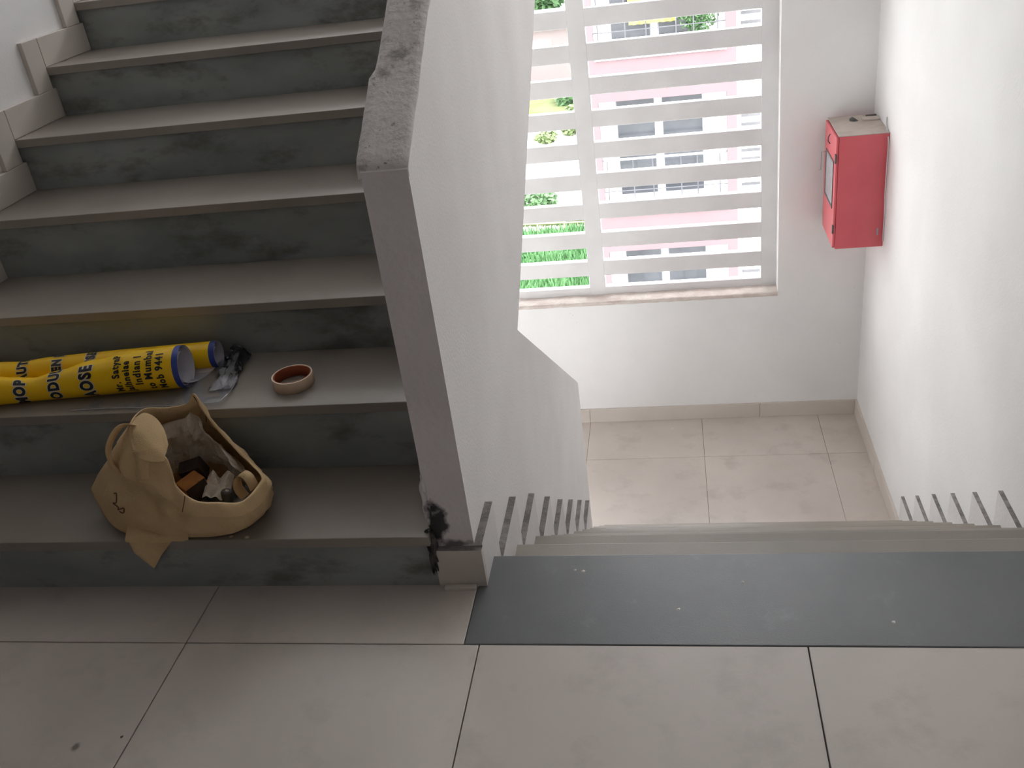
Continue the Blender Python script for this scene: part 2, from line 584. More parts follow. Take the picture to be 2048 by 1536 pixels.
# ================================================================== FIRE HOSE CABINET
M['red'] = mat('red_cabinet_enamel', lin(206, 92, 100), lin(200, 86, 95), 5, 0.34)
M['dust'] = mat('dusty_cabinet_top', lin(176, 164, 156), lin(190, 178, 170), 14, 0.8,
                specks=[(30, lin(140, 126, 118), .62, .1, .6)])
M['card'] = mat('pale_cardboard', lin(190, 178, 170), lin(198, 186, 178), 20, 0.8)
M['dark'] = mat('dark_grey_metal', (.07, .065, .065), (.10, .095, .09), 30, 0.5)
M['steel'] = mat('dull_steel', (.42, .41, .40), (.5, .49, .48), 30, 0.4, metal=.6)
M['pane'] = mat('grey_cabinet_glass', lin(150, 152, 158), lin(170, 172, 176), 6, 0.12)
M['cablegrey'] = mat('grey_cable_sheath', (.48, .48, .49), (.55, .55, .56), 20, 0.5)
cb = thing('fire_hose_cabinet', (XW, 3.69, -.737), 'red metal fire hose cabinet with glazed door mounted on the white wall', 'cabinet')
CX0, CY0, CY1, CZ0, CZ1 = 1.270, 3.505, 3.872, -.737, -.128
box('body', CX0, XW, CY0, CY1, CZ0, CZ1 - .004, M['red'], cb, bev=.003)
box('top_panel', CX0 - .004, XW - .001, CY0 - .002, CY1 + .002, CZ1 - .004, CZ1, M['dust'], cb, bev=.001)
dr = box('door', CX0 - .014, CX0 - .001, CY0 + .004, CY1 - .004, CZ0 + .006, CZ1 - .010, M['red'], cb, bev=.003)
DX = CX0 - .014
# glazed opening: frame and pane
bm = bmesh.new()
wy0, wy1, wz0, wz1 = 3.57, 3.80, -.515, -.285
for a, b, c, d in ((wy0 - .012, wy1 + .012, wz1, wz1 + .012), (wy0 - .012, wy1 + .012, wz0 - .012, wz0),
                   (wy0 - .012, wy0, wz0, wz1), (wy1, wy1 + .012, wz0, wz1)):
    abox(bm, DX - .003, DX + .001, a, b, c, d)
build('pane_frame', bm, M['dark'], dr)
box('pane', DX - .0012, DX + .001, wy0, wy1, wz0, wz1, M['pane'], dr)
for zz in (-.245, -.625):
    box('hinge', DX - .004, DX + .004, CY0 - .003, CY0 + .016, zz - .024, zz + .024, M['dark'], cb, bev=.002)
bm = bmesh.new()
tube(bm, [(DX - .003, 3.69, -.165), (DX - .012, 3.688, -.18), (DX - .013, 3.686, -.20), (DX - .003, 3.684, -.215)], .003, 8)
build('finger_pull', bm, M['dark'], dr, smooth=True)
bm = bmesh.new()
tube(bm, [(DX - .001, 3.835, -.30), (DX - .022, 3.835, -.30), (DX - .022, 3.835, -.40), (DX - .034, 3.835, -.402)], .0022, 8)
build('handle', bm, M['steel'], dr, smooth=True)
# raised cover strip, inlet stub and dark slot on the dusty top
box('cover_strip', 1.425, XW - .002, 3.745, 3.80, CZ1, CZ1 + .010, M['card'], cb, bev=.002)
bm = bmesh.new()
tube(bm, [(1.385, 3.775, CZ1 - .001), (1.385, 3.775, CZ1 + .005), (1.388, 3.776, CZ1 + .009)], [.024, .024, .018], 18)
build('inlet_stub', bm, M['dark'], cb, smooth=False)
box('inlet_slot', 1.455, XW - .004, 3.832, 3.852, CZ1, CZ1 + .004, M['dark'], cb, bev=.001)
box('side_label', 1.478, 1.486, CY0 - .0012, CY0 + .001, -.672, -.632, M['pane'], cb)
bm = bmesh.new()
cp = catmull([(XW - .005, 3.575, -.07), (XW - .006, 3.57, -.11), (XW - .009, 3.49, -.17), (XW - .011, 3.478, -.30),
              (XW - .010, 3.478, -.45), (XW - .005, 3.485, -.56), (XW - .004, 3.488, -.70)], 28, False)
tube(bm, cp, .0032, 8)
cbl = build('wall_cable', bm, M['cablegrey'], None, smooth=True, origin=(XW, 3.48, -.70))
tag(cbl, 'thin grey cable running down the white wall beside the red cabinet', 'cable')

# ================================================================== ROLLED BANNER
M['yellow'] = mat('yellow_vinyl_print', lin(238, 190, 8), lin(246, 200, 14), 6, 0.33)
M['blue'] = mat('blue_vinyl_border', lin(44, 62, 140), lin(50, 70, 152), 6, 0.4)
M['vinyl_white'] = mat('white_vinyl_back', lin(206, 204, 214), lin(216, 214, 224), 6, 0.45)
M['ink'] = mat('black_print_ink', lin(24, 26, 32), lin(32, 34, 40), 20, 0.4)
M['white_ink'] = mat('white_print_outline', lin(214, 208, 186), lin(224, 218, 196), 20, 0.45)
ZT2 = uz[2]
bn = thing('rolled_banner', (-.95, .40, ZT2), 'yellow vinyl banner rolled up from both ends with black lettering and blue border', 'banner')


class Roll:
    def __init__(s, a, b, rs):
        s.a, s.b, s.rs = Vector(a), Vector(b), rs
        s.ax = (s.b - s.a).normalized(); s.L = (s.b - s.a).length
        s.w = (Vector((0, 0, 1)) - s.ax * s.ax.z).normalized()
        s.f = s.w.cross(s.ax)
        if s.f.y > 0: s.f = -s.f

    def rad(s, d):
        r = s.rs
        for i in range(len(r) - 1):
            if d <= r[i + 1][0]:
                f = (d - r[i][0]) / (r[i + 1][0] - r[i][0]); f = max(0, min(1, f)); f = f * f * (3 - 2 * f)
                return r[i][1] * (1 - f) + r[i + 1][1] * f
        return r[-1][1]

    def pt(s, d, th, off=0.0):
        r = s.rad(d)
        c = s.a + s.ax * d
        c.z = ZT2 + .0015 + r * 1.0
        k = 1 + .035 * noise.noise(Vector((d * 9, math.cos(th), math.sin(th))))
        return c + (s.f * math.cos(th) + s.w * math.sin(th)) * (r * k + off)


R1 = Roll((-.712, .372, 0), (-1.395, .292, 0), [(0, .0500), (.12, .0485), (.22, .043), (.31, .0345), (.375, .0285), (.43, .032), (.50, .037), (.7, .036)])
R2 = Roll((-.672, .462, 0), (-1.395, .385, 0), [(0, .0325), (.2, .0330), (.42, .0330), (.5, .0305), (.56, .0325), (.75, .0325)])
for nm, RR in (('front_roll', R1), ('back_roll', R2)):
    bm = bmesh.new()
    TAU = 2 * math.pi
    bd = .0145
    # outer printed skin, blue border at the open end, white inside (two turns of a scroll)
    grid(bm, 40, 46, lambda u, v: RR.pt(bd + v * (RR.L - bd), u * TAU), 0, True)
    body = build(nm, bm, M['yellow'], bn, smooth=True)
    bm = bmesh.new()
    grid(bm, 40, 2, lambda u, v: RR.pt(v * bd, u * TAU), 0, True)
    build('blue_border', bm, M['blue'], body, smooth=True)
    bm = bmesh.new()

    def inner(u, v):
        return RR.pt(v * .5, u * TAU, -.0012 if v > 0 else -.0002)
    grid(bm, 40, 12, inner, 0, True)
    grid(bm, 60, 6, lambda u, v: RR.pt(.004 + v * .45, u * 1.9 * TAU + 3.6, -.004 - .011 * u))
    build('white_backing', bm, M['vinyl_white'], body, smooth=True)
    RR.body = body

# sheet lying between the two rolls, white back upward
bm = bmesh.new()


def sheet(u, v):
    p = R1.pt(u * .64 - .004, -1.35) * (1 - v) + R2.pt(u * .66 - .002, -1.75) * v
    p.z = ZT2 + .003 + .020 * (abs(v - .42) ** 2.2) * 3
    return p


grid(bm, 20, 12, sheet)
build('middle_sheet', bm, M['vinyl_white'], bn, smooth=True)


def text_mesh(body, size, offset=0.0):
    cu = bpy.data.curves.new('lettering', 'FONT')
    cu.body = body; cu.size = size; cu.offset = offset; cu.resolution_u = 4
    cu.align_x = 'LEFT'; cu.space_character = 1.22 if size > .028 else 1.18
    o = bpy.data.objects.new('lettering', cu)
    COL.objects.link(o)
    dg = bpy.context.evaluated_depsgraph_get()
    me = bpy.data.meshes.new_from_object(o.evaluated_get(dg))
    bpy.data.objects.remove(o)
    bpy.data.curves.remove(cu)
    return me


def wrap_text(RR, body, d, th0, size, stretch=1.0, big=True, name='lettering'):
    """text runs upward round the roll, letter tops point away from the open end"""
    for (off, lift, mm, nm) in (((.0042, .0007, 'white_ink', 'lettering_outline'), (.0021, .0013, 'ink', name)) if big
                                else ((.0009, .0009, 'ink', name),)):
        me = text_mesh(body, size, off)
        bm = bmesh.new(); bm.from_mesh(me); bpy.data.meshes.remove(me)
        xm = max((v.co.x for v in bm.verts), default=0)
        x = -.01
        while x < xm:
            x += .004
            bmesh.ops.bisect_plane(bm, geom=bm.verts[:] + bm.edges[:] + bm.faces[:], plane_co=(x, 0, 0), plane_no=(1, 0, 0))
        for v in bm.verts:
            dd = d + v.co.y
            th = th0 + v.co.x * stretch / RR.rad(d)
            v.co = RR.pt(dd, th, lift)
        bmesh.ops.recalc_face_normals(bm, faces=bm.faces)
        build(nm, bm, M[mm], RR.body)


D = math.radians
for body, d, th, size in (('Mob 9441', .036, D(-36), .0250), ('to Mumbai', .063, D(-34), .0255), ('Indian I', .090, D(-14), .0255),
                          ('Jalhneiae', .117, D(-38), .0240), ('Mr. SatyaP', .142, D(-36), .0250)):
    wrap_text(R1, body, d, th, size, .80, False)
for body, d, th, size in (('AOSE', .213, D(-46), .042), ('ODUL', .300, D(-38), .037), ('MOP', .388, D(-46), .035), ('WET', .47, D(-50), .036)):
    wrap_text(R1, body, d, th, size, .74, True)
for body, d, th, size in (('CAUSE', .30, D(-36), .030), ('OPEN H', .385, D(-45), .031), ('CAUTI', .475, D(-45), .033)):
    wrap_text(R2, body, d, th, size, .72, True)

# ================================================================== CLEAR PLASTIC SLEEVE AND CRUMPLED FILM
def film_mat(name, col, fac, rough):
    m = bpy.data.materials.new(name); m.use_nodes = True
    nt = m.node_tree; N, L = nt.nodes, nt.links
    N.remove(N['Principled BSDF'])
    o = N['Material Output']
    tr = N.new('ShaderNodeBsdfTransparent'); tr.inputs[0].default_value = (.86, .87, .90, 1)
    gl = N.new('ShaderNodeBsdfGlossy'); gl.inputs[0].default_value = (*col, 1); gl.inputs['Roughness'].default_value = rough
    df = N.new('ShaderNodeBsdfDiffuse'); df.inputs[0].default_value = (*col, 1)
    m1 = N.new('ShaderNodeMixShader'); m1.inputs[0].default_value = .5
    L.new(gl.outputs[0], m1.inputs[1]); L.new(df.outputs[0], m1.inputs[2])
    nz = N.new('ShaderNodeTexNoise'); nz.inputs['Scale'].default_value = 14
    mr = N.new('ShaderNodeMapRange'); mr.inputs['To Min'].default_value = fac * .4; mr.inputs['To Max'].default_value = fac * 1.5
    L.new(nz.outputs[0], mr.inputs[0])
    mx = N.new('ShaderNodeMixShader')
    L.new(mr.outputs[0], mx.inputs[0]); L.new(tr.outputs[0], mx.inputs[1]); L.new(m1.outputs[0], mx.inputs[2])
    L.new(mx.outputs[0], o.inputs['Surface'])
    return m


M['film'] = film_mat('clear_plastic_film', (.62, .63, .68), .30, .12)
M['film_edge'] = film_mat('clear_film_edge', (.75, .76, .80), .8, .15)
M['crumple'] = mat('crumpled_grey_foil', (.025, .025, .03), (.36, .36, .40), 16, 0.25, lo=.52, hi=.60, stretch=(1, .35, 1))
pl = thing('plastic_sleeve', (-.78, .38, ZT2), 'clear plastic sheet lying under the yellow banner on the stone tread', 'plastic sheet')
bm = bmesh.new()


def film(u, v):
    x0 = -.97 + v * .06
    x1 = -.598 - .05 * max(0, v - .1) ** 1.1 + .012 * math.sin(v * 5)
    x = x0 + (x1 - x0) * u
    y = .268 + v * .245
    lift = .003 + .012 * max(0, u - .62) * (.5 + .5 * math.sin(v * 9 + 1)) + .003 * noise.noise(Vector((x * 22, y * 22, 0)))
    return Vector((x, y, ZT2 + .0012 + max(0.0, lift)))


g = grid(bm, 50, 30, film)
edge = [v.co.copy() for v in g[50]]
front = [g[i][0].co.copy() for i in range(51)]
build('sheet', bm, M['film'], pl, smooth=True)
bm = bmesh.new()
tube(bm, edge, .0010, 6); tube(bm, front, .0008, 6)
build('sheet_edge', bm, M['film_edge'], pl, smooth=True)
bm = bmesh.new()


def crum(u, v):
    p = Vector((-.672 + u * .060 + .018 * v, .492 - v * .165 + u * .012, 0))
    k = math.sin(u * math.pi)
    n = noise.noise(Vector((u * 3.2, v * 2.6, 3))) + .35 * noise.noise(Vector((u * 8, v * 7, 7)))
    p.z = ZT2 + .004 + k * .034 * max(0.0, 1 - v * 1.15) + abs(n) * .016 * (1 - .7 * v)
    p.x += n * .012
    return p


grid(bm, 16, 26, crum)
cr_ = build('crumpled_film', bm, M['crumple'], None, smooth=False, origin=(-.645, .42, ZT2))
tag(cr_, 'crumpled black and silver plastic film behind the open ends of the yellow banner', 'plastic film')

# ================================================================== MASKING TAPE
M['tape'] = mat('cream_masking_tape', lin(214, 186, 158), lin(222, 196, 170), 30, 0.6)
M['tape_edge'] = mat('pale_tape_edge', lin(240, 222, 202), lin(246, 230, 212), 60, 0.6)
M['core'] = mat('brown_card_core', lin(150, 78, 48), lin(170, 92, 58), 16, 0.7, specks=[(40, lin(200, 130, 90), .68, .05, .6)])
tp = thing('masking_tape_roll', (-.448, .352, ZT2), 'nearly used up roll of cream masking tape with brown core on the tread', 'tape')


def ring(name, r0, r1, z0, z1, mats, tilt=True):
    bm = bmesh.new()
    prof = [(r0, z0), (r1, z0), (r1, z1 - .0006), (r1 - .0006, z1), (r0 + .0006, z1), (r0, z1 - .0006)]
    n = 64
    vs = [[bm.verts.new((-.448 + r * math.cos(2 * math.pi * i / n), .352 + r * math.sin(2 * math.pi * i / n), ZT2 + z)) for r, z in prof] for i in range(n)]
    for i in range(n):
        for j in range(6):
            f = bm.faces.new((vs[i][j], vs[(i + 1) % n][j], vs[(i + 1) % n][(j + 1) % 6], vs[i][(j + 1) % 6]))
            f.smooth = True
            if len(mats) > 1 and j in (3,): f.material_index = 1
    bmesh.ops.recalc_face_normals(bm, faces=bm.faces)
    return build(name, bm, mats, tp)


ring('tape_layer', .0436, .0475, 0.0003, .027, [M['tape'], M['tape_edge']])
ring('card_core', .0412, .0436, 0.0003, .0268, [M['core']])

# ================================================================== TOTE BAG
M['cloth'] = mat('cream_nonwoven_cloth', lin(206, 176, 132), lin(220, 190, 146), 7, 0.85, 0.5, 500,
                 specks=[(7, lin(184, 152, 112), .58, .12, .5)])
M['cloth_hem'] = mat('cream_hem_cloth', lin(216, 184, 138), lin(226, 196, 150), 8, 0.85, 0.4, 500)
M['lining'] = mat('white_inner_paper', lin(206, 196, 180), lin(218, 208, 194), 10, 0.8, 0.6, 60)
M['markpen'] = mat('brown_pen_mark', lin(86, 56, 34), lin(100, 66, 40), 20, 0.7)
ZT1 = uz[1]
bag = thing('tote_bag', (-.64, .11, ZT1), 'open cream cloth carrier bag slumped on the lowest stair tread', 'bag')
rim = [(-.705, .10, .379), (-.697, .072, .354), (-.672, .050, .336), (-.622, .042, .328), (-.608, .030, .300), (-.596, .012, .270), (-.556, -.003, .245),
       (-.506, -.004, .240), (-.464, .012, .230), (-.444, .060, .238), (-.447, .085, .243), (-.492, .135, .240), (-.545, .168, .278), (-.592, .186, .346),
       (-.609, .197, .384), (-.628, .190, .364), (-.672, .176, .364), (-.702, .15, .379)]
base = [(-.862, .11, .212), (-.832, .066, .178), (-.788, .034, .150), (-.73, .016, .142), (-.70, .012, .142), (-.665, .010, .142), (-.60, .010, .142),
        (-.545, .016, .142), (-.495, .038, .142), (-.472, .075, .142), (-.470, .10, .142), (-.49, .16, .142), (-.53, .19, .142), (-.58, .215, .142),
        (-.62, .225, .142), (-.66, .222, .142), (-.72, .205, .142), (-.80, .165, .150)]
NB, NL = 112, 26
RIM, BAS = catmull(rim, NB), catmull(base, NB)
CEN = sum(BAS, Vector()) / NB


def bagpt(i, t, off=0.0):
    a, b = RIM[i % NB], BAS[i % NB]
    p = a.lerp(b, t)
    rad = Vector((p.x - (RIM[i % NB].x * .4 + CEN.x * .6), p.y - CEN.y, 0))
    rad = rad.normalized() if rad.length > 1e-6 else Vector()
    q = Vector((p.x * 11, p.y * 11, p.z * 16))
    wr = noise.noise(q) * .014 + noise.noise(q * 2.3 + Vector((5, 2, 1))) * .009 + abs(noise.noise(q * 1.2 + Vector((1, 8, 3)))) * .016 - abs(noise.noise(Vector((p.x * 34, p.y * 34, p.z * 9)))) * .010
    e = math.sin(math.pi * min(1, t)) ** .7 * (1 if 6 < i % NB < 106 else .35)
    p = p + rad * (e * (.014 + wr) + off)
    p.z -= e * .006
    p.z = max(p.z, ZT1 + .003)
    if p.y > .245: p.y = .245
    if p.y > .20 and p.z < .32: p.y = min(p.y, .25)
    return p


bm = bmesh.new()
vs = [[bm.verts.new(bagpt(i, j / NL)) for j in range(NL + 1)] for i in range(NB)]
for i in range(NB):
    for j in range(NL):
        bm.faces.new((vs[i][j], vs[(i + 1) % NB][j], vs[(i + 1) % NB][j + 1], vs[i][j + 1]))
cv = bm.verts.new((CEN.x, CEN.y, ZT1 + .004))
for i in range(NB): bm.faces.new((vs[i][NL], vs[(i + 1) % NB][NL], cv))
bmesh.ops.recalc_face_normals(bm, faces=bm.faces)
bb = build('bag_body', bm, M['cloth'], bag, smooth=True)
# folded hem round the mouth, outside and inside
bm = bmesh.new()
HW = 7


def hemv(i, j):
    if j <= HW: return bagpt(i, (HW - j) / NL * .95, .0042)
    if j == HW + 1: return bagpt(i, 0, -.0015) + Vector((0, 0, .0015))
    return bagpt(i, (j - HW - 1) / NL * .85, -.0032)


vs = [[bm.verts.new(hemv(i, j)) for j in range(2 * HW + 1)] for i in range(NB)]
for i in range(NB):
    for j in range(2 * HW):
        bm.faces.new((vs[i][j], vs[(i + 1) % NB][j], vs[(i + 1) % NB][j + 1], vs[i][j + 1]))
build('hem', bm, M['cloth_hem'], bag, smooth=True)


def ribbon(name, pts, wid, side, m_, n=30, parent=bag):
    """strap along pts; side(t) gives the width direction"""
    P = catmull(pts, n, False)
    bm = bmesh.new()
    rows = []
    for i, p in enumerate(P):
        s_ = side(i / (n - 1)).normalized() * wid / 2
        nrm = (P[min(i + 1, n - 1)] - P[max(i - 1, 0)]).cross(s_).normalized() * .0008
        rows.append([bm.verts.new(p + s_ + nrm), bm.verts.new(p - s_ + nrm), bm.verts.new(p - s_ - nrm), bm.verts.new(p + s_ - nrm)])
    for a, b in zip(rows, rows[1:]):
        for k in range(4): bm.faces.new((a[k], a[(k + 1) % 4], b[(k + 1) % 4], b[k]))
    bm.faces.new(rows[0]); bm.faces.new(rows[-1][::-1])
    bmesh.ops.recalc_face_normals(bm, faces=bm.faces)
    return build(name, bm, m_, parent, smooth=True)


V = Vector
ribbon('handle', [(-.690, .095, .372), (-.715, .088, .380), (-.738, .08, .367), (-.760, .07, .334), (-.763, .066, .300), (-.745, .062, .275), (-.722, .052, .262)],
       .024, lambda t: V((-.25, -.75, .55)).lerp(V((.35, -.8, .35)), t), M['cloth_hem'])
ribbon('handle', [(-.462, .07, .222), (-.470, .075, .246), (-.488, .085, .250), (-.505, .09, .236), (-.509, .088, .212), (-.498, .085, .190)],
       .022, lambda t: V((.5, .8, .1)), M['cloth_hem'])
# torn strap end hanging on the front
ribbon('torn_strap', [(-.672, .040, .345), (-.668, .034, .325), (-.672, .026, .300), (-.675, .022, .285)], .030, lambda t: V((1, .1, .12)), M['cloth_hem'], 14)
# turned-down flap at the upper left of the mouth
bm = bmesh.new()


def flap(u, v):
    top = catmull([(-.706, .108, .381), (-.690, .128, .383), (-.664, .122, .372), (-.640, .100, .356), (-.622, .070, .338)], 40, False)
    bot = catmull([(-.704, .090, .366), (-.698, .062, .347), (-.676, .036, .328), (-.645, .026, .322), (-.618, .030, .324)], 40, False)
    i = min(39, int(u * 39 + .5))
    p = top[i].lerp(bot[i], v)
    k = math.sin(v * math.pi) * math.sin(u * math.pi) ** .6
    p += V((-.002, -.010, .012)) * k
    p.z += .0025 * noise.noise(V((u * 4, v * 4, 2)))
    if v > .85: p.z += .006 * (v - .85) / .15 * math.sin(u * math.pi); 
    return p


grid(bm, 39, 14, flap)
build('turned_flap', bm, M['cloth_hem'], bag, smooth=True)
# loose bottom corner hanging over the step edge and the fold beside it
bm = bmesh.new()


def cflap(u, v):
    l = [V((-.752, .030, .158)), V((-.745, .000, .150)), V((-.733, -.010, .118)), V((-.700, -.013, .078))]
    r_ = [V((-.640, .030, .156)), V((-.634, .000, .150)), V((-.672, -.009, .112)), V((-.698, -.013, .078))]
    s = v * 3; k = min(int(s), 2); f = s - k
    p = l[k].lerp(l[k + 1], f).lerp(r_[k].lerp(r_[k + 1], f), u)
    p.y -= .006 * math.sin(u * math.pi * 2) * v * (1 - v) * 2 + .006 * math.sin(u * math.pi) * (1 - v)
    return p


grid(bm, 14, 18, cflap)
build('loose_corner', bm, M['cloth'], bag, smooth=True)
bm = bmesh.new()


def bfold(u, v):
    p = V((-.745 + u * .145, .022 - v * .030, .172 - v * .026 - .004 * math.sin(u * 4)))
    p.y -= .006 * math.sin(v * math.pi)
    p.z = max(p.z + .004 * noise.noise(V((u * 5, v * 3, 1))), ZT1 + .002)
    return p


grid(bm, 24, 8, bfold)
build('bottom_fold', bm, M['cloth'], bag, smooth=True)
# stitched seams: down the hem at the front and down the back corner
for i0, n_ in ((34, 9), (86, 9)):
    pts = [bagpt(i0, j / NL * .95, .0050 if i0 < 60 else -.0042) for j in range(n_)]
    bm = bmesh.new(); tube(bm, pts, .0009, 6)
    build('seam', bm, M['markpen'], bag, smooth=True)
# pen scribble on the left face
def on_bag(px, pz):
    best = min(((i, j) for i in range(NB) for j in range(NL)), key=lambda ij: abs(bagpt(ij[0], ij[1] / NL).x - px) + abs(bagpt(ij[0], ij[1] / NL).z - pz) + (1 if bagpt(ij[0], ij[1] / NL).y > .1 else 0))
    return bagpt(best[0], best[1] / NL, .0014)


bm = bmesh.new()
sc_ = [(-.768, .238), (-.757, .240), (-.754, .231), (-.763, .226), (-.751, .222), (-.747, .213), (-.738, .217), (-.741, .206), (-.750, .203)]
tube(bm, catmull([on_bag(x, z) for x, z in sc_], 30, False), .0013, 6)
build('pen_mark', bm, M['markpen'], bag, smooth=True)
# inner paper lining slumped against the back of the bag
bm = bmesh.new()


def liner(u, v):
    i = int(70 + u * 34)
    p = bagpt(i, .10 + v * .62, -.012)
    n = noise.noise(V((u * 5, v * 4, 9)))
    p += V((.0, -.016 - .020 * abs(n), .010 * n))
    return p


grid(bm, 42, 20, liner)
lo_ = build('paper_wrap', bm, M['lining'], None, smooth=False, origin=(-.58, .16, .2))
tag(lo_, 'crumpled white wrapping paper tucked inside the back of the cream bag', 'paper')
# small things in the bag
M['orange_box'] = mat('orange_brown_carton', lin(190, 120, 50), lin(150, 88, 36), 30, 0.6, specks=[(40, lin(60, 34, 18), .6, .06, .8)])
M['black_side'] = mat('black_carton_side', lin(36, 28, 24), lin(60, 44, 34), 40, 0.6)


def tilted(name, size, loc, rot, mats, top=None, side=None):
    bm = bmesh.new()
    fs = abox(bm, -size[0] / 2, size[0] / 2, -size[1] / 2, size[1] / 2, -size[2] / 2, size[2] / 2)
    if side is not None: fs[1].material_index = side
    if top is not None: fs[5].material_index = top
    bmesh.ops.bevel(bm, geom=bm.edges[:], offset=.0012, segments=1, affect='EDGES')
    bmesh.ops.transform(bm, matrix=Matrix.Translation(loc) @ Matrix.Rotation(rot[2], 4, 'Z') @ Matrix.Rotation(rot[1], 4, 'Y') @ Matrix.Rotation(rot[0], 4, 'X'), verts=bm.verts)
    bmesh.ops.recalc_face_normals(bm, faces=bm.faces)
    return build(name, bm, mats, None, origin=loc)


tag(tilted('small_carton', (.042, .05, .05), (-.618, .098, .206), (.15, .1, -.6), [M['orange_box'], M['black_side']], side=1),
    'small orange brown carton with a black side inside the cream bag', 'box')
tag(tilted('dark_carton', (.05, .034, .045), (-.632, .142, .222), (.3, -.2, .2), [M['black_side'], M['orange_box']]),
    'dark brown carton behind the orange carton inside the cream bag', 'box')
bm = bmesh.new()


def paper(u, v):
    x, y = -.592 + u * .06, .075 + v * .055
    n = noise.noise(V((u * 3.3, v * 3.1, 5)))
    return V((x + .006 * n, y, .196 + .024 * v + .018 * n))


grid(bm, 14, 12, paper)
tag(build('crumpled_paper', bm, M['lining'], None, origin=(-.56, .1, .19)), 'crumpled scrap of white paper beside the orange carton in the bag', 'paper')
bm = bmesh.new()
prof = [(0, .0), (.011, .0), (.0115, .018), (.0095, .021), (0, .021)]
for i in range(20):
    pass
tube(bm, [(-.540, .085, .183), (-.538, .087, .203), (-.5375, .0875, .206)], [.0125, .0125, .010], 20)
tag(build('bottle_cap', bm, M['dark'], None, origin=(-.54, .085, .183)), 'small black bottle cap lying among the papers in the bag', 'bottle cap')
bm = bmesh.new()


def cloth2(u, v):
    x, y = -.60 + u * .105, .045 + v * .11
    n = noise.noise(V((u * 4, v * 4, 15)))
    return V((x, y, .176 + .014 * n))


grid(bm, 18, 16, cloth2)
M['greyrag'] = mat('grey_rag', (.16, .155, .14), (.26, .25, .23), 20, 0.9)
tag(build('grey_rag', bm, M['greyrag'], None, smooth=True, origin=(-.55, .1, .17)), 'grey cloth rag at the bottom of the cream bag', 'rag')

# ================================================================== LITTER ON THE STONE
M['flake'] = mat('white_paint_flake', lin(225, 222, 214), lin(235, 232, 224), 20, 0.7)
M['cement_bit'] = mat('beige_cement_crumb', lin(176, 166, 150), lin(190, 180, 164), 20, 0.9)


def flake(name, p, r, mm, label, cat, grp):
    bm = bmesh.new()
    n = 7
    a = [bm.verts.new((p[0] + r * (0.6 + .6 * random.random()) * math.cos(k * 2 * math.pi / n), p[1] + r * (.6 + .6 * random.random()) * math.sin(k * 2 * math.pi / n), p[2] + .0003)) for k in range(n)]
    c = bm.verts.new((p[0], p[1], p[2] + r * .5))
    for k in range(n): bm.faces.new((a[k], a[(k + 1) % n], c))
    bm.faces.new(a[::-1])
    tag(build(name, bm, M[mm], None, origin=p), label, cat, grp)


for p in ((.536, .022, 0), (.409, -.056, 0), (.197, .062, 0), (.215, .058, 0), (.80, -.09, 0)):
    flake('paint_flake', p, .004, 'flake', 'tiny white paint flake lying on the dark granite strip', 'flake', 'paint flakes on the granite strip')
flake('dirt_crumb', (-.604, -.391, 0), .004, 'dark', 'tiny black crumb beside a joint of the beige floor tiles', 'crumb', None)
flake('paint_flake', (.367, 3.80, ZLOW), .007, 'flake', 'white paint flake on the cream tiles of the lower landing', 'flake', None)
for p in ((-.48, .012, uz[1]), (-.515, .014, uz[1])):
    flake('cement_crumb', p, .006, 'cement_bit', 'beige cement crumb at the edge of the lowest tread by the bag', 'crumb', 'cement crumbs on the lowest tread')

# ================================================================== OUTSIDE
M['bwhite'] = mat('white_house_paint', (.78, .77, .76), (.83, .82, .82), .6, 0.8)
M['bpink'] = mat('dusty_rose_house_paint', (.135, .09, .097), (.148, .10, .107), .8, 0.8)
M['bpale'] = mat('faded_rose_house_paint', (.165, .135, .133), (.18, .15, .147), .5, 0.8)
M['bglass'] = mat('grey_tinted_glass', (.045, .05, .058), (.07, .075, .085), 1.5, 0.12)
M['bframe'] = mat('grey_window_frame', (.30, .31, .33), (.34, .35, .37), 2, 0.5)
M['blouvre'] = mat('grey_louvre_gap', (.05, .05, .055), (.09, .09, .095), 2, 0.7)
M['brail'] = mat('grey_iron_railing', (.06, .06, .068), (.09, .09, .1), 5, 0.5)
M['reflected_yellow'] = mat('yellow_plinth_and_reflection', lin(206, 190, 92), lin(222, 206, 110), 3, 0.85)  # yellow of a glass reflection, shared with the low house base
M['grass'] = mat('green_grass', (.075, .19, .07), (.12, .25, .105), .8, 0.9)
M['field'] = mat('yellow_green_field', (.070, .090, .028), (.10, .115, .045), .4, 0.9)
M['paving'] = mat('pale_concrete_yard', (.52, .50, .47), (.60, .58, .55), .3, 0.9)
M['leaf'] = mat('green_leaf', (.05, .12, .042), (.10, .19, .08), 3, 0.6)
M['leaf2'] = mat('yellow_green_leaf', (.085, .13, .04), (.13, .18, .07), 3, 0.6)
M['bark'] = mat('brown_bark', (.12, .08, .05), (.18, .13, .09), 6, 0.9)
M['pipe'] = mat('pale_yellow_pipe', (.50, .46, .24), (.56, .52, .30), 2, 0.6)
GZ = -10.0
gm = mat('pale_dry_ground', (.42, .42, .40), (.50, .50, .48), .1, 0.95)
bm = bmesh.new(); abox(bm, -160, 160, -160, 230, GZ - .5, GZ - .06)
build('ground', bm, gm)['kind'] = 'structure'


def patch(name, x0, x1, y0, y1, mm, amp, label, cat, kind):
    bm = bmesh.new()
    nx, ny = 40, 40
    grid(bm, nx, ny, lambda u, v: (x0 + u * (x1 - x0), y0 + v * (y1 - y0), GZ - .03 + amp * (.5 + noise.noise(Vector((u * 31, v * 29, 1))))))
    o = build(name, bm, M[mm], None, origin=((x0 + x1) / 2, (y0 + y1) / 2, GZ))
    return tag(o, label, cat, None, kind)


